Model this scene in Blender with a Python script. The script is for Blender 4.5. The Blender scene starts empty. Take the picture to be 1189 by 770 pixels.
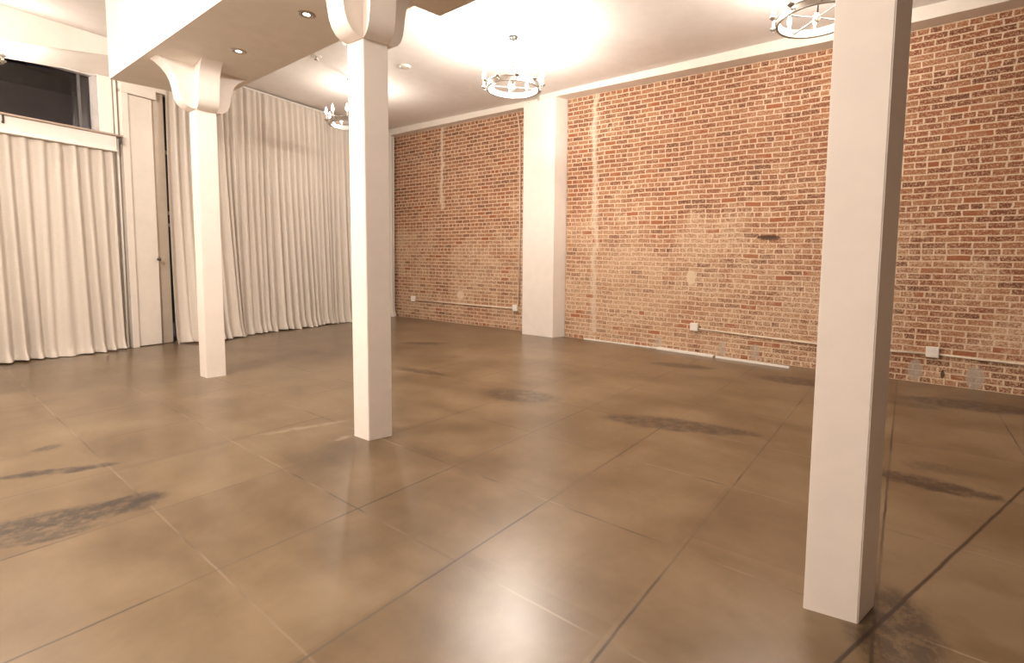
import bpy, bmesh, math, random
from mathutils import Vector, Matrix
random.seed(7)
scn = bpy.context.scene
COL = scn.collection
PI = math.pi

# ------------------------------------------------------------------ materials
class NT:
    def __init__(s, name):
        s.m = bpy.data.materials.new(name); s.m.use_nodes = True
        s.t = s.m.node_tree; s.t.nodes.clear()
        s.out = s.t.nodes.new('ShaderNodeOutputMaterial')
    def n(s, ty, ins=None, **props):
        nd = s.t.nodes.new(ty)
        for k, v in props.items(): setattr(nd, k, v)
        for k, v in (ins or {}).items(): s.set(nd.inputs[k], v)
        return nd
    def set(s, sock, v):
        if isinstance(v, bpy.types.NodeSocket): s.t.links.new(v, sock)
        else:
            if sock.type == 'RGBA' and len(v) == 3: v = (*v, 1)
            sock.default_value = v
    def math(s, op, a, b=0.0, c=0.0, clamp=False):
        nd = s.t.nodes.new('ShaderNodeMath'); nd.operation = op; nd.use_clamp = clamp
        for i, v in enumerate((a, b, c)): s.set(nd.inputs[i], v)
        return nd.outputs[0]
    def mix(s, f, a, b, blend='MIX'):
        nd = s.t.nodes.new('ShaderNodeMix'); nd.data_type = 'RGBA'; nd.blend_type = blend
        s.set(nd.inputs[0], f); s.set(nd.inputs[6], a); s.set(nd.inputs[7], b)
        return nd.outputs[2]
    def mapr(s, v, a, b, c=0.0, d=1.0, smooth=True):
        nd = s.t.nodes.new('ShaderNodeMapRange'); nd.clamp = True
        nd.interpolation_type = 'SMOOTHSTEP' if smooth else 'LINEAR'
        for i, x in enumerate((v, a, b, c, d)): s.set(nd.inputs[i], x)
        return nd.outputs[0]
    def ramp(s, v, stops):
        nd = s.t.nodes.new('ShaderNodeValToRGB'); s.set(nd.inputs[0], v)
        e = nd.color_ramp.elements
        while len(e) < len(stops): e.new(0.5)
        for el, (p, c) in zip(e, stops): el.position = p; el.color = (*c, 1)
        return nd.outputs[0]
    def noise(s, vec, scale, detail=4, rough=0.55, dist=0.0):
        nd = s.n('ShaderNodeTexNoise', {'Vector': vec, 'Scale': scale, 'Detail': detail, 'Roughness': rough, 'Distortion': dist})
        return nd.outputs[0]
    def sep(s, v):
        nd = s.n('ShaderNodeSeparateXYZ', {0: v}); return nd.outputs
    def comb(s, x, y, z=0.0):
        return s.n('ShaderNodeCombineXYZ', {0: x, 1: y, 2: z}).outputs[0]
    def obj(s): return s.n('ShaderNodeTexCoord').outputs['Object']
    def pos(s): return s.n('ShaderNodeNewGeometry').outputs['Position']
    def bsdf(s, **k):
        nd = s.n('ShaderNodeBsdfPrincipled')
        for kk, v in k.items(): s.set(nd.inputs[kk.replace('_', ' ')], v)
        s.t.links.new(nd.outputs[0], s.out.inputs[0]); return nd
    def bump(s, h, strength=0.3, dist=0.01):
        return s.n('ShaderNodeBump', {'Height': h, 'Strength': strength, 'Distance': dist}).outputs[0]

def paint(name, col, rough=0.5, var=0.05, bump=0.05, scale=6):
    t = NT(name); v = t.obj()
    nz = t.noise(v, scale, 5); fine = t.noise(v, 90, 3)
    c2 = tuple(x * (1 - var * 2) for x in col)
    c = t.mix(t.mapr(nz, .35, .65), c2, col)
    t.bsdf(Base_Color=c, Roughness=rough, Normal=t.bump(fine, bump, .004))
    return t.m

def metal(name, col, rough=0.35):
    t = NT(name); nz = t.noise(t.obj(), 40, 3)
    t.bsdf(Base_Color=t.mix(nz, tuple(x * .8 for x in col), col), Metallic=1.0, Roughness=rough); return t.m

def emit(name, col, strength):
    t = NT(name)
    nd = t.n('ShaderNodeEmission', {'Color': col, 'Strength': strength})
    t.t.links.new(nd.outputs[0], t.out.inputs[0]); t.m.cycles.emission_sampling = 'NONE'; return t.m

LINES_X = [-2.25, -1.5, -.72, .03, .78, 1.45, 2.157, 2.98, 3.80, 4.56, 5.32, 6.07, 6.83]
LINES_Y = [-3.06, -2.28, -1.51, -.74, .03, .78, 1.555, 2.315, 3.137, 3.953, 4.725, 5.6, 6.37, 7.14, 7.92, 8.7]
# stains and one painted shadow: x, y, rx, ry, rotation, strength
STAINS_AND_SHADE = [(.55, 4.22, .34, .055, -.5, 1.0), (.46, 3.42, .42, .13, -.45, .95), (.74, 3.38, .17, .08, -.45, 1.0),
          (.60, 4.79, .09, .05, 0, .8), (.30, 3.30, .3, .07, -.4, .8),
          (3.75, 3.10, .22, .45, .25, .75), (3.84, 4.72, .1, .42, .1, .75), (3.85, 1.55, .17, .58, .3, .95), (3.98, 1.15, .08, .3, .3, .9),
          (6.25, 2.35, .15, .42, .2, .85), (6.27, .98, .22, .42, .1, .95), (6.25, -.55, .24, .55, .15, 1.0),
          (5.9, -.1, .12, .22, .1, .6), (3.79, -.2, .11, .33, 0, 1.0), (4.12, -.25, .1, .25, .1, .5),
          (5.25, 6.3, .14, .42, .6, .6), (4.6, 5.3, .12, .4, .5, .4),
          (2.16, -.02, .28, .16, .1, .75), (6.0, 8.0, .2, .5, .4, .4)]  # first of these paints the dark shadow gap at the near column base

def floor_mat():
    t = NT('polished_stained_concrete'); p = t.pos()
    x, y, z = t.sep(p)
    n1 = t.noise(p, .55, 6, .6, .4); n2 = t.noise(p, 1.7, 7, .62, .25); n3 = t.noise(p, 14, 6, .7)
    # streaks brushed across the slab
    st = t.noise(t.comb(t.math('MULTIPLY', x, 3.2), t.math('MULTIPLY', y, 1.1)), 1.1, 4, .5, .3)
    # slab to slab tone
    cell = t.n('ShaderNodeTexWhiteNoise', {'Vector': t.comb(t.math('FLOOR', t.math('MULTIPLY', t.math('SUBTRACT', x, .78), 1/.755)), t.math('FLOOR', t.math('MULTIPLY', t.math('SUBTRACT', y, .03), 1/.775)))}, noise_dimensions='2D').outputs[0]
    tone = t.math('ADD', t.math('MULTIPLY', n1, .44), t.math('ADD', t.math('MULTIPLY', n2, .38), t.math('ADD', t.math('MULTIPLY', st, .22), t.math('MULTIPLY', cell, .06))))
    base = t.ramp(tone, [(.36, (.054, .030, .012)), (.45, (.096, .059, .027)), (.53, (.134, .086, .043)), (.64, (.190, .131, .074))])
    base = t.mix(t.mapr(n3, .5, .8, 0, .14), base, (.10, .058, .027))
    # towards the street the slab is greyer and paler
    base = t.mix(t.mapr(y, 1.5, 6.5, 0, .25), base, (.165, .119, .075))
    # grooves
    wob = t.math('MULTIPLY', t.math('SUBTRACT', t.noise(p, 7, 4), .5), .011)
    def linemask(c, arr, w):
        cur = None
        for a in arr:
            d = t.math('ABSOLUTE', t.math('SUBTRACT', t.math('ADD', c, wob), a))
            cur = d if cur is None else t.math('MINIMUM', cur, d)
        return t.mapr(cur, w * .35, w, 1.0, 0.0)
    mx = linemask(x, LINES_X, .0068); my = linemask(y, LINES_Y, .0085)
    fade = t.mapr(t.noise(p, .9, 3, .5), .36, .52, .35, 1.0)
    fade2 = t.mapr(t.noise(t.n('ShaderNodeVectorMath', {0: p, 1: (9, 4, 0)}, operation='ADD').outputs[0], 1.1, 3, .5), .36, .52, .35, 1.0)
    mx = t.math('MULTIPLY', mx, fade); my = t.math('MULTIPLY', my, fade2)
    pale = t.mapr(t.noise(p, 1.4, 2), .42, .58)
    gx = t.mix(t.math('MULTIPLY', pale, .8), (.035, .02, .011), (.27, .20, .135))
    gy = t.mix(t.math('MULTIPLY', pale, .35), (.028, .016, .009), (.20, .15, .10))
    base = t.mix(t.math('MULTIPLY', mx, .95), base, gx)
    base = t.mix(t.math('MULTIPLY', my, .95), base, gy)
    # the long crack by the near column
    d = t.math('ADD', t.math('MULTIPLY', t.math('SUBTRACT', x, 1.856), .323), t.math('MULTIPLY', t.math('SUBTRACT', y, .117), .946))
    crack = t.mapr(t.math('ABSOLUTE', t.math('ADD', d, wob)), .003, .011, 1.0, 0.0)
    crack = t.math('MULTIPLY', crack, t.math('MULTIPLY', t.math('GREATER_THAN', x, 1.2), t.math('LESS_THAN', x, 5.0)))
    base = t.mix(t.math('MULTIPLY', crack, .9), base, (.022, .012, .007))
    # dark stains, and the painted shadow at the near column's foot
    cur = None
    warp = t.n('ShaderNodeTexNoise', {'Vector': p, 'Scale': 5.0, 'Detail': 8, 'Roughness': .72})
    wv = t.n('ShaderNodeVectorMath', {0: warp.outputs['Color'], 1: (.5, .5, .5)}, operation='SUBTRACT').outputs[0]
    wv = t.n('ShaderNodeVectorMath', {0: wv, 'Scale': .17}, operation='SCALE').outputs[0]
    pw = t.n('ShaderNodeVectorMath', {0: p, 1: wv}, operation='ADD').outputs[0]
    for (sx, sy, rx, ry, rot, k) in STAINS_AND_SHADE:
        mp = t.n('ShaderNodeMapping', {'Vector': pw, 'Location': (sx, sy, 0), 'Rotation': (0, 0, rot), 'Scale': (rx, ry, 1)}, vector_type='TEXTURE')
        ln = t.n('ShaderNodeVectorMath', {0: mp.outputs[0]}, operation='LENGTH').outputs['Value']
        mk = t.mapr(ln, .72, 1.18, k, 0.0)
        cur = mk if cur is None else t.math('MAXIMUM', cur, mk)
    brk = t.mapr(t.noise(p, 13, 8, .75), .40, .56, .35, 1.0)
    sm = t.math('MULTIPLY', cur, brk)
    base = t.mix(t.math('MULTIPLY', sm, .96), base, (.018, .011, .008))
    for (sx, sy, rx, ry, rot, k) in [(1.93, 3.80, .34, .035, -.32, .45), (2.0, 3.36, .06, .035, 0, .6)]:
        mp = t.n('ShaderNodeMapping', {'Vector': pw, 'Location': (sx, sy, 0), 'Rotation': (0, 0, rot), 'Scale': (rx, ry, 1)}, vector_type='TEXTURE')
        ln = t.n('ShaderNodeVectorMath', {0: mp.outputs[0]}, operation='LENGTH').outputs['Value']
        base = t.mix(t.math('MULTIPLY', t.mapr(ln, .5, 1.3, k, 0.0), brk), base, (.33, .26, .18))
    rough = t.math('ADD', t.mapr(n1, .35, .65, .278, .30), t.math('MULTIPLY', t.mapr(n3, .4, .7), .015))
    t.bsdf(Base_Color=base, Roughness=rough, IOR=1.5, Specular_IOR_Level=.62)
    return t.m

def brick_mat(name, smear_lo, smear_hi, stripes, spots=()):
    t = NT(name)
    uv = t.n('ShaderNodeUVMap', uv_map='UVMap').outputs[0]
    u, v, _ = t.sep(uv)
    RH = .072
    vm = t.math('MULTIPLY', v, RH)
    jit = t.n('ShaderNodeTexNoise', {'Vector': t.comb(u, vm), 'Scale': 9.0, 'Detail': 4, 'Roughness': .6})
    ja, jb, _ = t.sep(jit.outputs['Color'])
    uj = t.math('ADD', u, t.math('MULTIPLY', t.math('SUBTRACT', ja, .5), .03))
    vj = t.math('ADD', vm, t.math('MULTIPLY', t.math('SUBTRACT', jb, .5), .014))
    vec = t.comb(uj, vj)
    row = t.math('FLOOR', t.math('DIVIDE', vj, RH))
    hdr = t.math('LESS_THAN', t.math('FLOORED_MODULO', row, 7.0), .5)
    def br(w):
        return t.n('ShaderNodeTexBrick', {'Vector': vec, 'Color1': (0, 0, 0), 'Color2': (1, 1, 1), 'Mortar': (.5, .5, .5), 'Scale': 1.0,
                   'Mortar Size': .0098, 'Mortar Smooth': .35, 'Brick Width': w, 'Row Height': RH}, offset=.5, offset_frequency=2)
    b1, b2 = br(.222), br(.113)
    rnd = t.mix(hdr, b1.outputs[0], b2.outputs[0])
    mort = t.n('ShaderNodeMix', {0: hdr, 2: b1.outputs['Fac'], 3: b2.outputs['Fac']}).outputs[0]
    p2 = t.comb(u, vm)
    big = t.noise(p2, .9, 5, .6); mid = t.noise(p2, 2.6, 7, .72); fine = t.noise(p2, 30, 6, .72); fine2 = t.noise(p2, 60, 4, .7)
    rr = t.math('ADD', t.math('MULTIPLY', rnd, .34), t.math('ADD', t.math('MULTIPLY', mid, .42), t.math('MULTIPLY', fine, .26)))
    bc = t.ramp(rr, [(.28, (.11, .038, .018)), (.40, (.19, .060, .026)), (.51, (.255, .088, .038)), (.62, (.31, .132, .062)), (.78, (.38, .215, .12))])
    bc = t.mix(t.mapr(t.math('ADD', t.math('MULTIPLY', fine, .5), t.math('MULTIPLY', fine2, .5)), .49, .60, 0, .7), bc, (.60, .41, .26))
    mc = t.mix(t.mapr(fine2, .35, .65), (.56, .41, .28), (.74, .57, .41))
    # lime smear left on the bricks, heavier low down and in broad patches
    zed = t.math('DIVIDE', vm, 57 * RH)
    hgt = t.mapr(zed, .30, .72, smear_hi, smear_lo)
    near = t.mapr(u, -1.2, 1.0, -.09, 0.0)
    sm = t.math('ADD', t.math('ADD', t.math('MULTIPLY', big, .55), t.math('MULTIPLY', mid, .45)), t.math('ADD', hgt, near))
    smear = t.mapr(sm, .46, .64)
    sp = t.mapr(t.math('ADD', t.math('MULTIPLY', fine, .6), t.math('MULTIPLY', fine2, .5)), .46, .60)
    smear = t.math('MULTIPLY', smear, t.mapr(sp, 0, 1, .1, 1.0))
    # a few bricks stay clean red
    keep = t.mapr(rnd, .03, .12, .45, 1.0)
    smear = t.math('MULTIPLY', smear, keep)
    col = t.mix(t.math('MULTIPLY', smear, .80), bc, (.62, .45, .295))
    clean = t.math('MULTIPLY', t.mapr(rnd, .90, .94), t.mapr(mid, .40, .52))
    col = t.mix(t.math('MULTIPLY', clean, .85), col, (.27, .078, .026))
    col = t.mix(t.math('MULTIPLY', mort, t.mapr(mid, .25, .6, .75, 1.0)), col, mc)
    # old plaster lines and grey cement dabs
    wu = t.math('MULTIPLY', t.math('SUBTRACT', t.noise(p2, 1.9, 6, .65), .5), .34)
    for (su, w, z0, z1, k) in stripes:
        dd = t.math('ABSOLUTE', t.math('SUBTRACT', t.math('ADD', u, wu), su))
        ww = t.math('MULTIPLY', t.noise(p2, 7, 6, .75), w * 3)
        mk = t.math('MULTIPLY', t.mapr(t.math('SUBTRACT', dd, ww), -.05, .03, 1.0, 0.0), t.math('MULTIPLY', t.math('GREATER_THAN', vm, z0), t.math('LESS_THAN', vm, z1)))
        col = t.mix(t.math('MULTIPLY', mk, k), col, (.66, .53, .41))
    for (su, sz, ru, rz, k, c) in spots:
        dx = t.math('DIVIDE', t.math('SUBTRACT', uj, su), ru); dz = t.math('DIVIDE', t.math('SUBTRACT', vj, sz), rz)
        rr2 = t.math('ADD', t.math('ADD', t.math('MULTIPLY', dx, dx), t.math('MULTIPLY', dz, dz)), t.math('MULTIPLY', t.math('SUBTRACT', fine, .5), 2.2))
        col = t.mix(t.mapr(rr2, .7, 1.2, k, 0.0), col, c)
    hh = t.math('SUBTRACT', t.math('ADD', t.math('MULTIPLY', fine, .35), t.math('MULTIPLY', rnd, .15)), t.math('MULTIPLY', mort, t.mapr(smear, 0, 1, .7, .15)))
    t.bsdf(Base_Color=col, Roughness=.9, Normal=t.bump(hh, .55, .012))
    return t.m

def cloth_mat(name, col):
    t = NT(name); v = t.obj()
    x, y, z = t.sep(v)
    wv = t.noise(t.comb(t.math('MULTIPLY', x, 220), t.math('MULTIPLY', y, 220), t.math('MULTIPLY', z, 25)), 1, 2)
    wh = t.noise(t.comb(t.math('MULTIPLY', x, 12), t.math('MULTIPLY', y, 12), t.math('MULTIPLY', z, 260)), 1, 2)
    big = t.noise(v, .8, 4)
    w = t.math('MULTIPLY', t.math('ADD', wv, wh), .5)
    c = t.mix(t.mapr(w, .35, .65), tuple(k * .92 for k in col), col)
    c = t.mix(t.mapr(big, .4, .65, 0, .25), c, tuple(k * .86 for k in col))
    b = t.n('ShaderNodeBsdfPrincipled', {'Base Color': c, 'Roughness': .85, 'Normal': t.bump(w, .2, .002), 'Sheen Weight': .2})
    tr = t.n('ShaderNodeBsdfTranslucent', {'Color': c})
    mx = t.n('ShaderNodeMixShader', {0: .12, 1: b.outputs[0], 2: tr.outputs[0]})
    t.t.links.new(mx.outputs[0], t.out.inputs[0]); return t.m

def glass_mat():
    t = NT('dark_window_glass')
    fr = t.n('ShaderNodeFresnel', {'IOR': 1.5})
    tr = t.n('ShaderNodeBsdfTransparent', {'Color': (.75, .72, .74)})
    gl = t.n('ShaderNodeBsdfGlossy', {'Color': (1, 1, 1), 'Roughness': .03})
    mx = t.n('ShaderNodeMixShader', {0: t.math('MULTIPLY', fr.outputs[0], 1.0), 1: tr.outputs[0], 2: gl.outputs[0]})
    t.t.links.new(mx.outputs[0], t.out.inputs[0]); return t.m

GREY, PATCH, HOLE = (.40, .34, .28), (.68, .53, .38), (.05, .02, .01)
SPOT_R = [(-.13, .14, .07, .13, .75, GREY), (-.66, .13, .08, .13, .75, GREY), (2.12, .12, .05, .11, .6, GREY), (1.66, .13, .06, .12, .6, GREY), (3.13, .10, .06, .1, .6, GREY),
          (2.63, 1.14, .07, .11, .85, PATCH), (1.55, 1.74, .16, .035, .9, HOLE), (-.38, .13, .02, .05, .9, HOLE)]
M = dict(
    wall=paint('white_wall_paint', (.77, .72, .67), .6, .02),
    ceil=paint('white_ceiling_paint', (.77, .715, .675), .55, .02, .03),
    soffit=paint('beam_paint', (.82, .76, .69), .6, .02, .03),
    column=paint('column_paint', (.80, .725, .665), .42, .02, .04),
    casing=paint('casing_paint', (.76, .69, .615), .5, .02),
    backwall=paint('back_wall_paint', (.36, .30, .25), .7, .03),
    door=paint('cream_door_paint', (.62, .52, .42), .5, .03),
    frame=paint('window_frame_paint', (.50, .46, .44), .5, .05),
    ledge=paint('ledge_varnish', (.36, .27, .21), .4, .06),
    white=paint('white_trim', (.80, .75, .69), .45, .02),
    pipe=paint('painted_conduit', (.70, .59, .47), .45, .05),
    box=paint('white_plastic', (.82, .76, .69), .35, .02, .01),
    mullion=paint('mullion_paint', (.10, .09, .085), .5, .05),
    stem=paint('stem_finish', (.022, .018, .014), .35, .05),
    dark=paint('dark_hardware', (.05, .04, .035), .4, .1),
    outside=paint('night_facade', (.30, .27, .27), .8, .15, .3, 1.5),
    outdark=paint('night_facade_dark', (.10, .09, .10), .8, .15, .3, 1.5),
    slot=paint('outlet_slot', (.25, .2, .16), .5),
    nickel=metal('brushed_nickel', (.62, .56, .50), .32),
    pewter=paint('brushed_pewter_ring', (.40, .36, .32), .3, .06),
    candle=paint('candle_sleeve', (.85, .80, .72), .4, .02, .01),
    bulb=emit('lit_bulb', (1.0, .90, .76), 14.0),
    downlight=emit('downlight_lens', (1.0, .88, .7), 6.0),
    curtain=cloth_mat('linen_curtain', (.75, .675, .595)),
    glass=glass_mat(), floor=floor_mat(),
    brick_r=brick_mat('reclaimed_brick', -.06, .10, [(4.40, .035, .15, 4.3, .7), (6.05, .0, 9, 9.1, .3)], SPOT_R),
    brick_l=brick_mat('reclaimed_brick_far', -.09, .07, [(8.42, .035, 2.4, 4.3, .75), (7.83, .05, .50, .70, .6)], [(7.83, .60, .12, .07, .8, PATCH)]),
)

# ------------------------------------------------------------------ mesh helpers
def link(name, bm, mat, parent=None, smooth=False):
    me = bpy.data.meshes.new(name); bm.normal_update(); bm.to_mesh(me); bm.free()
    if smooth:
        for f in me.polygons: f.use_smooth = True
    for m in (mat if isinstance(mat, (list, tuple)) else [mat]): me.materials.append(m)
    o = bpy.data.objects.new(name, me); COL.objects.link(o)
    if parent: o.parent = parent
    return o
def thing(name, label, cat, loc=(0, 0, 0), rz=0, group=None):
    o = bpy.data.objects.new(name, None); COL.objects.link(o)
    o.location = loc; o.rotation_euler = (0, 0, rz); o.empty_display_size = .1
    tag(o, label, cat, group); return o
def tag(o, label, cat, group=None):
    o['label'] = label; o['category'] = cat
    if group: o['group'] = group
    return o
def struct(o):
    o['kind'] = 'structure'; return o
def box(bm, a, b, bev=0.0):
    r = bmesh.ops.create_cube(bm, size=1)
    vs = r['verts']
    for v in vs: v.co = Vector([(a[i] + b[i]) / 2 + v.co[i] * (b[i] - a[i]) for i in range(3)])
    if bev:
        es = list({e for v in vs for e in v.link_edges})
        bmesh.ops.bevel(bm, geom=es, offset=bev, segments=2, affect='EDGES', profile=.6)
def prism(bm, pts, z0, z1):
    """pts: footprint; z0, z1 numbers or lists per point"""
    n = len(pts)
    zz0 = z0 if isinstance(z0, (list, tuple)) else [z0] * n
    zz1 = z1 if isinstance(z1, (list, tuple)) else [z1] * n
    lo = [bm.verts.new((p[0], p[1], a)) for p, a in zip(pts, zz0)]
    hi = [bm.verts.new((p[0], p[1], a)) for p, a in zip(pts, zz1)]
    fs = [bm.faces.new(lo[::-1]), bm.faces.new(hi)]
    for i in range(n): fs.append(bm.faces.new((lo[i], lo[(i + 1) % n], hi[(i + 1) % n], hi[i])))
    bmesh.ops.recalc_face_normals(bm, faces=fs)
    return lo, hi
def tube(bm, pts, r, seg=10, cap=True):
    rings = []
    pts = [Vector(p) for p in pts]
    for i, p in enumerate(pts):
        d = (pts[min(i + 1, len(pts) - 1)] - pts[max(i - 1, 0)]).normalized()
        a = d.orthogonal().normalized() if i == 0 else (a - d * a.dot(d)).normalized()
        b = d.cross(a)
        rr = r[i] if isinstance(r, (list, tuple)) else r
        rings.append([bm.verts.new(p + (a * math.cos(2 * PI * k / seg) + b * math.sin(2 * PI * k / seg)) * rr) for k in range(seg)])
    for q, w in zip(rings, rings[1:]):
        for k in range(seg): bm.faces.new((q[k], q[(k + 1) % seg], w[(k + 1) % seg], w[k]))
    if cap: bm.faces.new(rings[0][::-1]); bm.faces.new(rings[-1])
def lathe(bm, prof, seg=24, c=(0, 0, 0)):
    """prof: list of (r, z); r = 0 closes"""
    rings = []
    for r, z in prof:
        if r < 1e-6: rings.append([bm.verts.new((c[0], c[1], c[2] + z))])
        else: rings.append([bm.verts.new((c[0] + r * math.cos(2 * PI * k / seg), c[1] + r * math.sin(2 * PI * k / seg), c[2] + z)) for k in range(seg)])
    fs = []
    for q, w in zip(rings, rings[1:]):
        for k in range(seg):
            k2 = (k + 1) % seg
            if len(q) == 1 and len(w) == 1: continue
            if len(q) == 1: fs.append(bm.faces.new((q[0], w[k2], w[k])))
            elif len(w) == 1: fs.append(bm.faces.new((q[k], q[k2], w[0])))
            else: fs.append(bm.faces.new((q[k], q[k2], w[k2], w[k])))
    bmesh.ops.recalc_face_normals(bm, faces=fs)
def smooth_by_angle(o, ang=40):
    for p in o.data.polygons: p.use_smooth = True
    o.data.set_sharp_from_angle(angle=math.radians(ang))

# ------------------------------------------------------------------ frames of reference
YB, XL, XR = -4.2, -3.0, 7.6                      # back wall, left wall, right limit
FA = math.atan(.153)                              # the street wall stands slightly askew
EX = Vector((math.cos(FA), math.sin(FA), 0)); NV = Vector((math.sin(FA), -math.cos(FA), 0))
def FW(a, n, z): return Vector((0, 9.05, z)) + EX * a + NV * n
def fx(x): return x / math.cos(FA)                # world x on the street wall -> distance along it
def interp(tab, y):
    if y <= tab[0][0]: return tab[0][1]
    for (a, b), (c, d) in zip(tab, tab[1:]):
        if y <= c: return b + (d - b) * (y - a) / (c - a)
    return tab[-1][1]
def brick_x(y): return 7.155 + .0475 * y
BT = [(-4.3, 3.97), (-.8, 4.015), (.1, 4.035), (1.0, 4.06), (1.7, 4.10), (4.95, 4.25), (5.5, 4.25), (6, 4.265), (10.3, 4.345)]
def brick_top(y): return interp(BT, y)
def zc(x, y): return 4.185 + .029 * max(-1, min(y, 10.4)) + .018 * (x - 7.0)

# ------------------------------------------------------------------ shell
bm = bmesh.new()
prism(bm, [(XL - .3, YB - .3), (8.0, YB - .3), (8.0, 10.9), (XL - .3, 9.3)], -.2, 0)
struct(link('floor', bm, M['floor']))

bm = bmesh.new()
xs = [XL - .2, 0, 2, 4, 6, 7.9]; ys = [YB - .2, -1, 2, 5, 8, 10.8]
g = [[bm.verts.new((x, y, zc(x, y))) for y in ys] for x in xs]
g2 = [[bm.verts.new((x, y, zc(x, y) + .2)) for y in ys] for x in xs]
for i in range(5):
    for j in range(5):
        bm.faces.new((g[i][j], g[i][j + 1], g[i + 1][j + 1], g[i + 1][j]))
        bm.faces.new((g2[i][j], g2[i + 1][j], g2[i + 1][j + 1], g2[i][j + 1]))
o = struct(link('ceiling', bm, M['ceil']))

def brick_wall(name, y0, y1, xf, mat, n=12):
    bm = bmesh.new(); uv = bm.loops.layers.uv.new('UVMap')
    prev = None; info = {}
    for i in range(n + 1):
        y = y0 + (y1 - y0) * i / n; x = xf(y); zt = brick_top(y)
        ztop = zt + .5
        a = bm.verts.new((x, y, 0)); b = bm.verts.new((x, y, zt)); c = bm.verts.new((x, y, ztop)); d = bm.verts.new((x + .3, y, 0)); e = bm.verts.new((x + .3, y, ztop))
        info[a] = (y, 0); info[b] = (y, 57); info[c] = (y, 57 * ztop / zt); info[d] = (y, 0); info[e] = (y, 57)
        if prev:
            A, B, Cc, D, E = prev
            bm.faces.new((a, A, B, b)); bm.faces.new((b, B, Cc, c)); bm.faces.new((A, a, d, D)); bm.faces.new((d, e, E, D)); bm.faces.new((c, Cc, E, e))
        else: bm.faces.new((a, b, c, e, d))
        prev = (a, b, c, d, e)
    a, b, c, d, e = prev; bm.faces.new((d, e, c, b, a))
    for f in bm.faces:
        for l in f.loops: l[uv].uv = info[l.vert]
    bmesh.ops.recalc_face_normals(bm, faces=bm.faces[:])
    return struct(link(name, bm, mat))
brick_wall('wall_right', YB - .1, 5.0, brick_x, M['brick_r'])
brick_wall('wall_right_far', 5.81, 10.35, lambda y: 7.48, M['brick_l'])

# back and left walls of the hall, out of the frame
bm = bmesh.new(); box(bm, (XL - .2, YB - .2, 0), (7.9, YB, 4.6)); struct(link('wall_back', bm, M['backwall']))
bm = bmesh.new(); box(bm, (XL - .2, YB, 0), (XL, 9.0, 4.6)); struct(link('wall_left', bm, M['wall']))

# painted concrete beam along the head of the brick wall
bm = bmesh.new()
prev = None
def beam_x(y): return 7.30 if y > 5.6 else 6.905 + .045 * y
sec = []
for y in (YB - .05, -2, 0, .5, 1, 1.7, 3, 5, 5.45, 5.62, 7, 8.5, 10.12):
    xf, zb = beam_x(y), brick_top(y)
    sec.append([bm.verts.new(q) for q in ((xf, y, zb), (xf, y, 4.7), (7.58, y, 4.7), (7.58, y, zb))])
for q, w in zip(sec, sec[1:]):
    for k in range(4): bm.faces.new((q[k], q[(k + 1) % 4], w[(k + 1) % 4], w[k]))
bm.faces.new(sec[0][::-1]); bm.faces.new(sec[-1])
bmesh.ops.recalc_face_normals(bm, faces=bm.faces[:])
struct(link('trim_1', bm, M['casing']))

# pilaster
bm = bmesh.new()
prism(bm, [(7.14, 5.81), (7.13, 5.09), (7.392, 5.01), (7.46, 5.01), (7.46, 5.81)], 0, 4.25)
tag(link('pilaster', bm, M['column']), 'white pilaster dividing the long brick wall', 'pilaster')

# street wall with its window and door openings (solid boxes in wall coordinates)
def fbox(bm, a0, a1, n0, n1, z0, z1, bev=0):
    tmp = bmesh.new(); box(tmp, (a0, -n1, z0), (a1, -n0, z1), bev)
    me = bpy.data.meshes.new('t'); tmp.to_mesh(me); tmp.free()
    me.transform(Matrix.Translation((0, 9.05, 0)) @ Matrix.Rotation(FA, 4, 'Z'))
    bm.from_mesh(me); bpy.data.meshes.remove(me)
WX0, WX1, WZ0, WZ1 = -1.3, fx(1.90), 3.11, 3.91
SX0, SX1 = fx(2.685), fx(2.80)
bm = bmesh.new()
for a0, a1, z0, z1 in [(-3.3, WX0, 0, 4.7), (WX0, WX1, 0, WZ0), (WX0, WX1, WZ1, 4.7), (WX1, SX0, 0, 4.7), (SX0, SX1, 3.9, 4.7), (SX1, 7.9, 0, 4.7)]:
    fbox(bm, a0, a1, -.16, 0, z0, z1)
struct(link('wall_front', bm, M['wall']))

# sloping plaster head over the window
bm = bmesh.new()
A0, A1 = -.9, fx(2.075)
def headz(a, top):
    x = a * math.cos(FA)
    return (4.03 + (x - .98) * .205) if top else (3.825 + (x - .98) * .115)
K = .955
lo = [FW(A0, .0, headz(A0, 0)), FW(A1, .0, headz(A1, 0))]
hi = []
for a in (A0, A1):
    q = FW(a, 0, headz(a, 1)); hi.append(Vector((q.x * K, q.y * K, 1.332 + (q.z - 1.332) * K)))
back = [FW(A0, 0, 4.45), FW(A1, 0, 4.45)]
top = [Vector((h.x, h.y, 4.45)) for h in hi]
vs = [bm.verts.new(v) for v in (lo[0], lo[1], hi[1], hi[0], back[0], back[1], top[1], top[0])]
for f in ((0, 1, 2, 3), (3, 2, 6, 7), (7, 6, 5, 4), (4, 5, 1, 0), (0, 3, 7, 4), (1, 5, 6, 2)): bm.faces.new([vs[k] for k in f])
bmesh.ops.recalc_face_normals(bm, faces=bm.faces[:])
struct(link('trim_2', bm, M['soffit']))

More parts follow.
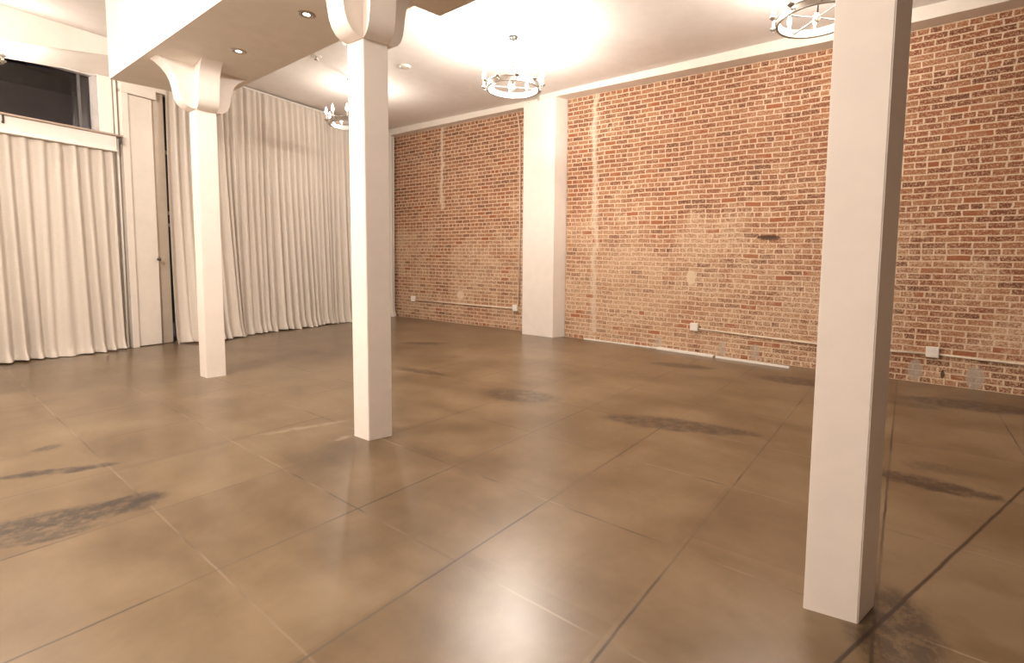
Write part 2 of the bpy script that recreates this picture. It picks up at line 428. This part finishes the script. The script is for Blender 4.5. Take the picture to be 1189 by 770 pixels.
# window
w = struct(thing('window_1', 'dark clerestory window above the left curtain', 'window')); del w['label'], w['category']
bm = bmesh.new()
fbox(bm, WX1 - .055, WX1, -.10, .02, WZ0, WZ1); fbox(bm, WX0, WX0 + .055, -.10, .02, WZ0, WZ1)
fbox(bm, WX0, WX1, -.10, .02, WZ0, WZ0 + .03); fbox(bm, WX0, WX1, -.10, .02, WZ1 - .02, WZ1)
link('window_frame', bm, M['frame'], w)
bm = bmesh.new(); fbox(bm, WX1 - .19, WX1 - .165, -.10, -.05, WZ0, WZ1); fbox(bm, WX1 - .16, WX1 - .06, -.11, -.09, WZ0, WZ1); fbox(bm, .08, .12, -.10, -.05, WZ0, WZ1); link('mullion', bm, M['mullion'], w)
bm = bmesh.new(); fbox(bm, WX0 + .03, WX1 - .03, -.085, -.078, WZ0 + .02, WZ1 - .01); link('pane', bm, M['glass'], w)
# white flat casing right of the window
bm = bmesh.new(); fbox(bm, WX1, fx(2.055), .0, .035, 3.12, 3.93, .004); fbox(bm, fx(2.075), fx(2.10), .0, .05, 0, 3.95, .004); struct(link('trim_3', bm, M['white']))

# facade across the street, seen through the glass
t = thing('building_facade', 'dim grey building across the street seen through the dark window', 'building', (0, 12.3, 0))
def lb(name, boxes, mat):
    b = bmesh.new()
    for a, c in boxes: box(b, a, c)
    return link(name, b, mat, t)
lb('facade_wall', [((-4, .0, 0), (7.5, .3, 6.5))], M['outdark'])
lb('facade_panel', [((.9, -.12, 0), (2.4, .0, 4.25))], M['outside'])
lb('facade_cornice', [((-4, -.2, 4.9), (1.6, .0, 5.0)), ((1.6, -.2, 4.6), (7, .0, 4.68))], M['outside'])
lb('facade_post', [((2.62, -.5, 0), (2.74, -.38, 5.2))], M['outside'])

# ledge board, with the curtain rail under it
t = thing('curtain_pelmet', 'white boxed pelmet with a brown top ledge above the left curtain', 'pelmet')
bm = bmesh.new(); fbox(bm, -2.9, fx(2.10), .0, .20, 3.085, 3.112, .006); link('ledge', bm, M['ledge'], t)
bm = bmesh.new(); fbox(bm, -2.9, fx(2.03), .0, .165, 2.88, 3.085, .004); fbox(bm, -2.9, fx(2.03), .0, .18, 2.87, 2.895, .004); link('pelmet_board', bm, M['white'], t)
for a in (fx(2.085), fx(.915)):
    bm = bmesh.new(); fbox(bm, a - .008, a + .008, .165, .18, 3.01, 3.085); fbox(bm, a - .014, a + .006, .16, .185, 2.985, 3.012); link('bracket', bm, M['dark'], t)

# door casing, door leaf, and the slit of dark sidelight
d = struct(thing('door_1', 'x', 'door')); del d['label'], d['category']
bm = bmesh.new()
fbox(bm, fx(2.125), fx(2.21), .0, .11, 0, 3.80, .006); fbox(bm, fx(2.125), fx(2.56), .0, .12, 3.755, 3.885, .006)
fbox(bm, fx(2.125), fx(2.78), .0, .08, 3.885, 3.97, .006)
link('door_frame', bm, M['casing'], d)
bm = bmesh.new(); fbox(bm, fx(2.20), fx(2.515), .0, .075, .012, 3.75, .006); link('door_leaf', bm, M['casing'], d)
bm = bmesh.new(); fbox(bm, fx(2.515), fx(2.690), .0, .02, .01, 3.885, .004); link('door_return', bm, M['door'], d)
bm = bmesh.new()
k = FW(fx(2.497), .075, 1.335)
tube(bm, [k, k + NV * .045], .009); tube(bm, [k + NV * .04, k + NV * .05, k + NV * .068, k + NV * .078], [.012, .026, .026, .012], 14)
link('door_knob', bm, M['dark'], d, True)
s = struct(thing('window_2', 'x', 'window')); del s['label'], s['category']
bm = bmesh.new(); fbox(bm, SX0, SX1, -.12, -.112, .0, 3.9); link('pane', bm, M['glass'], s)
bm = bmesh.new()
for z in (3.0, 2.05, 1.86): fbox(bm, SX0, SX1, -.11, -.04, z, z + .05)
fbox(bm, SX0, SX0 + .012, -.12, 0, 0, 3.9); fbox(bm, SX1 - .012, SX1, -.12, 0, 0, 3.9)
link('window_frame', bm, M['frame'], s)

# ------------------------------------------------------------------ curtains
def curtain(name, label, x0, x1, zt, pitch, seed, hem=lambda t: 0.0, off=.12, x0b=None, x1b=None, amp=.045):
    """pleated curtain hung along the street wall; t runs 0..1 along it"""
    rnd = random.Random(seed)
    L = fx(x1) - fx(x0); nf = max(3, int(L / pitch)); NU = nf * 12; NZ = 34
    x0b = x0 if x0b is None else x0b; x1b = x1 if x1b is None else x1b
    # fold widths differ, and some folds merge lower down
    wd = [rnd.uniform(.65, 1.4) for _ in range(nf)]; s = sum(wd); cum = [0]
    for q in wd: cum.append(cum[-1] + q / s)
    am_t = [rnd.uniform(.75, 1.1) for _ in range(nf + 1)]; am_b = [rnd.choice((.25, .5, .9, 1.3, 1.6)) for _ in range(nf + 1)]
    drift = [rnd.uniform(-.35, .35) for _ in range(nf + 1)]
    bl = [rnd.uniform(.004, .035) for _ in range(nf + 1)]
    bm = bmesh.new(); grid = []
    for iz in range(NZ + 1):
        h = iz / NZ                                   # 0 bottom, 1 top
        rowv = []
        for iu in range(NU + 1):
            t = iu / NU
            i = min(nf - 1, max(0, next((k for k in range(nf) if t <= cum[k + 1]), nf - 1)))
            ph = (t - cum[i]) / (cum[i + 1] - cum[i])
            e = ph * ph * (3 - 2 * ph)
            at = am_t[i] * (1 - e) + am_t[i + 1] * e; ab = am_b[i] * (1 - e) + am_b[i + 1] * e
            dr = drift[i] * (1 - e) + drift[i + 1] * e
            k = (1 - h) ** 1.2
            A = amp * (at * (1 - k) + ab * k * 1.15)
            wave = math.cos(2 * PI * ph)
            wave = math.copysign(abs(wave) ** .8, wave)
            slow = .035 * k * math.sin(t * L * 5.3 + seed) + .02 * k * math.sin(t * L * 11.0 + 2 * seed)
            n = off + A * wave + slow + hem(t) * k ** 1.6
            if h < .035: n += .03 * (1 - h / .035) * (1 + .5 * wave)       # hem kicks out on the floor
            x = (x0 * h + x0b * (1 - h)) + ((x1 * h + x1b * (1 - h)) - (x0 * h + x0b * (1 - h))) * t + dr * .10 * k
            zb = bl[i] * (1 - e) + bl[i + 1] * e
            z = zb + (zt(t) - zb) * h
            if h > .985: n = off + (n - off) * .55                           # gathered heading tape
            rowv.append(bm.verts.new(FW(fx(x), n, z)))
        grid.append(rowv)
    for a, b in zip(grid, grid[1:]):
        for i in range(NU): bm.faces.new((a[i], a[i + 1], b[i + 1], b[i]))
    # origin on the floor
    o = link('drape', bm, M['curtain'], None, True)
    root = thing('curtain', label, 'curtain', FW(fx((x0 + x1) / 2), off, 0), 0, name)
    o.data.transform(Matrix.Translation(-root.location)); o.parent = root
    # hem band
    bm = bmesh.new(); low = []
    for r in (0, 1):
        low.append([bm.verts.new(v) for v in [Vector(o.data.vertices[r * (NU + 1) + i].co) + NV * .006 for i in range(NU + 1)]])
    for i in range(NU): bm.faces.new((low[0][i], low[0][i + 1], low[1][i + 1], low[1][i]))
    link('hem', bm, M['curtain'], root, True)
    return root
def ct(x0, x1):
    return lambda t: min(4.36, zc(x0 + (x1 - x0) * t, 9.05 + .153 * (x0 + (x1 - x0) * t)) - .035)
curtain('curtains along the street wall', 'short white linen curtain hanging under the dark window', -2.7, 1.985, lambda t: 2.868, .135, 3, hem=lambda t: .05, off=.10, x1b=2.0)
curtain('curtains along the street wall', 'white floor-length curtain panel beside the door casing, behind the far column', 2.672, 3.56, ct(2.672, 3.56), .115, 5,
        hem=lambda t: .22 + .12 * math.sin(t * PI), off=.12, x0b=2.60, x1b=3.60)
curtain('curtains along the street wall', 'wide white floor-length curtain panel between the far and middle columns', 3.57, 5.52, ct(3.57, 5.52), .112, 8,
        hem=lambda t: .12 * (1 - t) + .02, off=.12, x0b=3.55, x1b=5.66, amp=.042)
curtain('curtains along the street wall', 'white curtain panel in the corner next to the brick wall', 5.53, 7.40, ct(5.53, 7.40), .112, 11,
        hem=lambda t: .02, off=.11, x0b=5.60, x1b=7.32, amp=.042)
# ceiling track the long curtains hang from
bm = bmesh.new()
P = [FW(fx(2.75) + (fx(7.4) - fx(2.75)) * i / 8, .12, min(4.36, zc(2.75 + 4.65 * i / 8, 9.05 + .153 * (2.75 + 4.65 * i / 8)) - .035) + .016) for i in range(9)]
tube(bm, P, .014, 8)
tag(link('curtain_track', bm, M['white']), 'thin white ceiling track carrying the long curtains', 'curtain track')

# ------------------------------------------------------------------ ceiling beam the columns carry
SZ = 3.42
bm = bmesh.new()
pts = [(1.655, 7.56), (2.66, 7.40), (2.68, 3.34), (2.915, 3.30), (2.935, YB + .01), (1.80, YB + .01), (1.725, 4.2)]
prism(bm, pts, SZ, 4.5)
tag(link('ceiling_beam', bm, M['soffit']), 'deep white dropped ceiling beam resting on the columns', 'beam')

PROF = [(0, 0), (.045, .004), (.085, .022), (.117, .055), (.137, .10), (.148, .155), (.157, .21), (.172, .27), (.198, .325), (.24, .375), (.295, .415), (.335, .435)]
def column(label, c1, c2, c3, zcap):
    """c1, c2, c3: left, front and right corners of the shaft"""
    c1, c2, c3 = (Vector((*c, 0)) for c in (c1, c2, c3)); c4 = c1 + c3 - c2
    ctr = (c1 + c3) / 2
    t = thing('column', label, 'column', ctr, 0, 'columns under the ceiling beam')
    cs = [c - ctr for c in (c1, c2, c3, c4)]
    bm = bmesh.new(); prism(bm, [(c.x, c.y) for c in cs], 0, SZ)
    bmesh.ops.bevel(bm, geom=[e for e in bm.edges if abs(e.verts[0].co.z - e.verts[1].co.z) > .5], offset=.004, segments=2, affect='EDGES')
    link('shaft', bm, M['column'], t)
    bm = bmesh.new(); prism(bm, [(c.x * .985, c.y * .985) for c in cs], zcap + .05, SZ - .001)
    cap = link('capital', bm, M['column'], t)
    sc = (SZ - zcap) / .435
    for i in range(4):
        a, b = cs[i], cs[(i + 1) % 4]
        out = Vector((b.y - a.y, -(b.x - a.x), 0)).normalized()
        if out.dot(a + b) < 0: out = -out
        bm = bmesh.new(); ra = []; rb = []; ia = []; ib = []
        tan = (b - a).normalized()
        for dd, zz in PROF:
            ra.append(bm.verts.new(a + out * (dd + .002) + Vector((0, 0, zcap + zz * sc)))); rb.append(bm.verts.new(b + out * (dd + .002) + Vector((0, 0, zcap + zz * sc))))
            ia.append(bm.verts.new(a - out * .02 + tan * .001 + Vector((0, 0, zcap + zz * sc)))); ib.append(bm.verts.new(b - out * .02 - tan * .001 + Vector((0, 0, zcap + zz * sc))))
        for j in range(len(PROF) - 1):
            bm.faces.new((ra[j], rb[j], rb[j + 1], ra[j + 1])); bm.faces.new((ra[j], ra[j + 1], ia[j + 1], ia[j]))
            bm.faces.new((rb[j + 1], rb[j], ib[j], ib[j + 1])); bm.faces.new((ib[j], ia[j], ia[j + 1], ib[j + 1]))
        bm.faces.new((ra[0], ia[0], ib[0], rb[0])); bm.faces.new((ra[-1], rb[-1], ib[-1], ia[-1]))
        bmesh.ops.recalc_face_normals(bm, faces=bm.faces[:])
        o = link('bracket', bm, M['column'], cap); smooth_by_angle(o, 35)
    return t
column('white square column nearest the door casing, farthest of the three, flared scroll capital', (2.083, 6.465), (2.090, 6.285), (2.277, 6.262), 2.965)
column('white square column in the middle of the row of three, under the flared capital', (2.071, 3.337), (2.078, 3.152), (2.253, 3.109), 2.90)
column('white square column nearest the camera, standing at the right before the brick wall', (2.071, .2596), (2.100, .0793), (2.262, .0361), 2.93)

# recessed downlights in the beam soffit
for lab, (x, y) in (('small recessed downlight in the beam soffit above the far column', (2.21, 5.48)), ('small recessed downlight in the beam soffit toward the middle column', (2.235, 4.2))):
    t = thing('recessed_light', lab, 'downlight', (x, y, SZ), 0, 'recessed lights in the beam soffit')
    bm = bmesh.new(); lathe(bm, [(.042, -.001), (.046, -.007), (.066, -.006), (.072, 0)], 28); link('trim_ring', bm, M['nickel'], t, True)
    bm = bmesh.new(); lathe(bm, [(0, -.004), (.024, -.0042), (.030, -.003)], 20); link('lens', bm, M['downlight'], t, True)
    bm = bmesh.new(); lathe(bm, [(.029, -.003), (.036, -.0045), (.043, -.002)], 20); link('reflector', bm, M['ledge'], t, True)

# ------------------------------------------------------------------ chandeliers
NB = 10
def chandelier(label, x, y, zr):
    zt = zc(x, y)
    t = thing('chandelier', label, 'chandelier', (x, y, zr), 0, 'round chandeliers with lit candle bulbs')
    H = zt - zr
    bm = bmesh.new(); lathe(bm, [(0, H - .05), (.012, H - .05), (.02, H - .045), (.055, H - .03), (.062, H - .01), (.064, H + .002), (0, H + .002)], 24); link('canopy', bm, M['stem'], t, True)
    bm = bmesh.new(); tube(bm, [(0, 0, .03), (0, 0, H - .04)], .008, 10); lathe(bm, [(0, H * .42), (.014, H * .43), (.014, H * .45), (0, H * .46)], 12); link('stem', bm, M['stem'], t, True)
    bm = bmesh.new(); lathe(bm, [(0, -.01), (.018, .0), (.03, .03), (.022, .055), (.01, .075), (0, .08)], 18); link('hub', bm, M['pewter'], t, True)
    bm = bmesh.new()
    lathe(bm, [(.325, 0), (.345, -.004), (.348, .006), (.342, .012), (.342, .062), (.348, .068), (.345, .078), (.325, .074), (.325, 0)], 64)
    o = link('ring', bm, M['pewter'], t); smooth_by_angle(o, 40)
    for k in range(4):
        a = PI / 4 + k * PI / 2
        bm = bmesh.new(); tube(bm, [(.02 * math.cos(a), .02 * math.sin(a), .035), (.18 * math.cos(a), .18 * math.sin(a), .03), (.327 * math.cos(a), .327 * math.sin(a), .035)], .007, 8); link('spoke', bm, M['pewter'], t, True)
    for k in range(NB):
        a = 2 * PI * k / NB + .2; cx, cy = .392 * math.cos(a), .392 * math.sin(a)
        bm = bmesh.new()
        tube(bm, [(.343 * math.cos(a), .343 * math.sin(a), .035), (.368 * math.cos(a), .368 * math.sin(a), .012), (cx, cy, .02), (cx, cy, .04)], .006, 8)
        lathe(bm, [(0, .03), (.018, .034), (.03, .048), (.033, .056), (.026, .052), (0, .046)], 14, (cx, cy, 0))
        arm = link('candle_arm', bm, M['pewter'], t, True)
        bm = bmesh.new(); lathe(bm, [(0, .048), (.012, .048), (.012, .135), (.009, .14), (0, .14)], 12, (cx, cy, 0)); link('candle_sleeve', bm, M['candle'], arm, True)
        bm = bmesh.new(); lathe(bm, [(0, .138), (.009, .14), (.018, .155), (.023, .175), (.020, .20), (.011, .232), (.003, .255), (0, .262)], 12, (cx, cy, 0)); link('bulb', bm, M['bulb'], arm, True)
    return t
CH = [('lit ring chandelier hanging before the white pilaster', 5.02, 4.27, 3.60),
      ('lit ring chandelier partly hidden behind the near right column', 5.27, .795, 3.60),
      ('lit ring chandelier far off by the long curtains, half behind the middle column', 4.79, 7.62, 3.60),
      ('lit ring chandelier at the left edge near the dark window', .555, 8.63, 3.60)]
for c in CH: chandelier(*c)

def dup_light(name, loc, power, size, col=(1.0, .91, .815)):
    l = bpy.data.lights.new(name, 'POINT'); l.energy = power; l.specular_factor = .3; l.shadow_soft_size = size; l.color = col
    o = bpy.data.objects.new(name, l); COL.objects.link(o); o.location = loc; return o
PW = [285, 120, 60, 40]
for (lab, x, y, z), p in zip(CH, PW):
    n = 3 if p > 100 else 1
    for k in range(n):
        a = .2 + PI / NB + k * 3 * 2 * PI / NB
        dup_light('chandelier_light', (x + .40 * math.cos(a), y + .40 * math.sin(a), z + .2), p / n, .06)
# hall lights: the same fixtures farther down the left bay, out of the frame
dup_light('hall_light', (-.55, 4.9, 3.6), 470, .3)
dup_light('hall_light', (-.55, 1.3, 3.75), 170, .3)
dup_light('soffit_fill', (-1.3, 3.4, 1.9), 115, .5)  # added low fill that brightens the beam underside, no fixture stands here
# ------------------------------------------------------------------ small ceiling devices
x, y = 3.92, 7.12; t = thing('sprinkler_head', 'small ceiling sprinkler head beyond the beam, left of the middle column', 'sprinkler', (x, y, zc(x, y)))
bm = bmesh.new(); lathe(bm, [(0, -.012), (.05, -.012), (.075, -.002), (.078, 0)], 24); link('escutcheon', bm, M['white'], t, True)
bm = bmesh.new(); tube(bm, [(0, 0, -.01), (0, 0, -.05)], .012, 10); lathe(bm, [(0, -.06), (.035, -.057), (.035, -.052), (0, -.05)], 18); link('deflector', bm, M['nickel'], t, True)
x, y = 4.89, 6.33; t = thing('smoke_detector', 'flat round white smoke detector on the ceiling, right of the middle column', 'smoke detector', (x, y, zc(x, y)))
bm = bmesh.new(); lathe(bm, [(0, -.028), (.06, -.028), (.082, -.02), (.09, 0)], 28); link('housing', bm, M['box'], t, True)
bm = bmesh.new(); lathe(bm, [(.05, -.030), (.062, -.031), (.062, -.027)], 28); link('vent_rim', bm, M['frame'], t, True)

# ------------------------------------------------------------------ conduits and outlets on the brick
def outlet(label, x, y, z, s=.06):
    t = thing('outlet_box', label, 'outlet', (x, y, z), 0, 'white outlet boxes on the brick wall')
    bm = bmesh.new(); box(bm, (-.055, -s, -s), (.0, s, s), .006); link('back_box', bm, M['box'], t)
    bm = bmesh.new(); box(bm, (-.060, -s * .86, -s * .86), (-.054, s * .86, s * .86), .002); pl = link('cover_plate', bm, M['white'], t)
    for zz in (-.024, .024):
        bm = bmesh.new(); box(bm, (-.0625, -.017, zz - .014), (-.059, .017, zz + .014), .003); rc = link('receptacle', bm, M['box'], pl)
    return t
def conduit(label, pts, r=.012):
    bm = bmesh.new(); tube(bm, pts, r, 10)
    c = Vector(pts[0]); o = link('electrical_conduit', bm, M['pipe'], None, True)
    o.data.transform(Matrix.Translation(-c)); o.location = c
    tag(o, label, 'conduit', 'thin pipes on the brick wall'); return o
outlet('white outlet box left of the near column, starting the long conduit', brick_x(2.54), 2.54, .405)
outlet('white outlet box right of the near column on the low conduit', brick_x(-.276), -.276, .372)
outlet('small white outlet box far down the brick wall near the curtains', 7.48, 9.42, .465)
outlet('white outlet box low on the brick beside the pilaster', 7.48, 6.24, .445)
conduit('thin painted conduit along the brick, passing behind the near column', [(brick_x(y) - .02, y, z) for y, z in [(2.48, .385), (1.6, .352), (.9, .332), (.2, .332), (-.22, .345)]])
conduit('thin painted conduit running off the right edge of the brick wall', [(brick_x(y) - .02, y, z) for y, z in [(-.335, .350), (-.7, .338), (-1.6, .325), (-3.8, .32)]])
conduit('thin painted conduit low on the far brick between two outlet boxes', [(7.46, y, z) for y, z in [(9.36, .44), (7.9, .435), (6.3, .43)]], .011)
conduit('thin vertical conduit climbing the brick beside the pilaster', [(7.46, 6.16, .51), (7.46, 6.15, 2), (7.46, 6.16, 3.85), (7.45, 6.22, 4.22)], .012)

# loose white strips at the foot of the brick
def strip(name, label, a, b, wdt, hgt, mat):
    a, b = Vector(a), Vector(b); dv = (b - a); L = dv.length
    bm = bmesh.new(); box(bm, (-L / 2, -wdt / 2, 0), (L / 2, wdt / 2, hgt), min(hgt, wdt) * .2)
    o = link(name, bm, mat); o.location = (a + b) / 2; o.rotation_euler = (0, 0, math.atan2(dv.y, dv.x))
    return tag(o, label, 'strip', 'loose strips along the brick wall')
strip('loose_trim_board', 'flat white board lying on the floor against the brick', (7.245, 3.12, 0), (7.115, 2.19, 0), .085, .035, M['white'])
strip('loose_trim_strip', 'thin white strip on the floor nearest the near column, before the brick', (7.10, 2.16, 0), (6.99, 1.17, 0), .03, .03, M['white'])
strip('loose_trim_strip', 'thin white strip on the floor nearest the pilaster, at the brick foot', (7.35, 4.55, 0), (7.285, 3.14, 0), .025, .02, M['white'])

# ------------------------------------------------------------------ world, camera
wd = bpy.data.worlds.new('night'); scn.world = wd; wd.use_nodes = True
bg = wd.node_tree.nodes['Background']; bg.inputs[0].default_value = (.16, .145, .16, 1); bg.inputs[1].default_value = .55


yaw, pitch, roll = math.radians(53.301), math.radians(-4.2457), math.radians(0.6444)
fw = Vector((math.sin(yaw) * math.cos(pitch), math.cos(yaw) * math.cos(pitch), math.sin(pitch)))
r = Vector((math.cos(yaw), -math.sin(yaw), 0)); u = r.cross(fw)
r, u = r * math.cos(roll) + u * math.sin(roll), u * math.cos(roll) - r * math.sin(roll)
cam = bpy.data.cameras.new('camera'); co = bpy.data.objects.new('camera', cam); COL.objects.link(co)
Rm = Matrix((r, u, -fw)).transposed()
co.matrix_world = Matrix.Translation((0, 0, 1.332)) @ Rm.to_4x4()
cam.sensor_width = 36; cam.sensor_fit = 'HORIZONTAL'; cam.lens = 566.290 / 1189 * 36
cam.shift_x = (594.5 - 630.519) / 1189; cam.shift_y = (348.434 - 385) / 1189
cam.clip_start = .05
scn.camera = co
scn.view_settings.view_transform = 'Standard'
scn.view_settings.look = 'None'
scn.view_settings.exposure = 0.0

scn.cycles.sample_clamp_indirect = 4.0
scn.cycles.caustics_reflective = False
scn.cycles.caustics_refractive = False
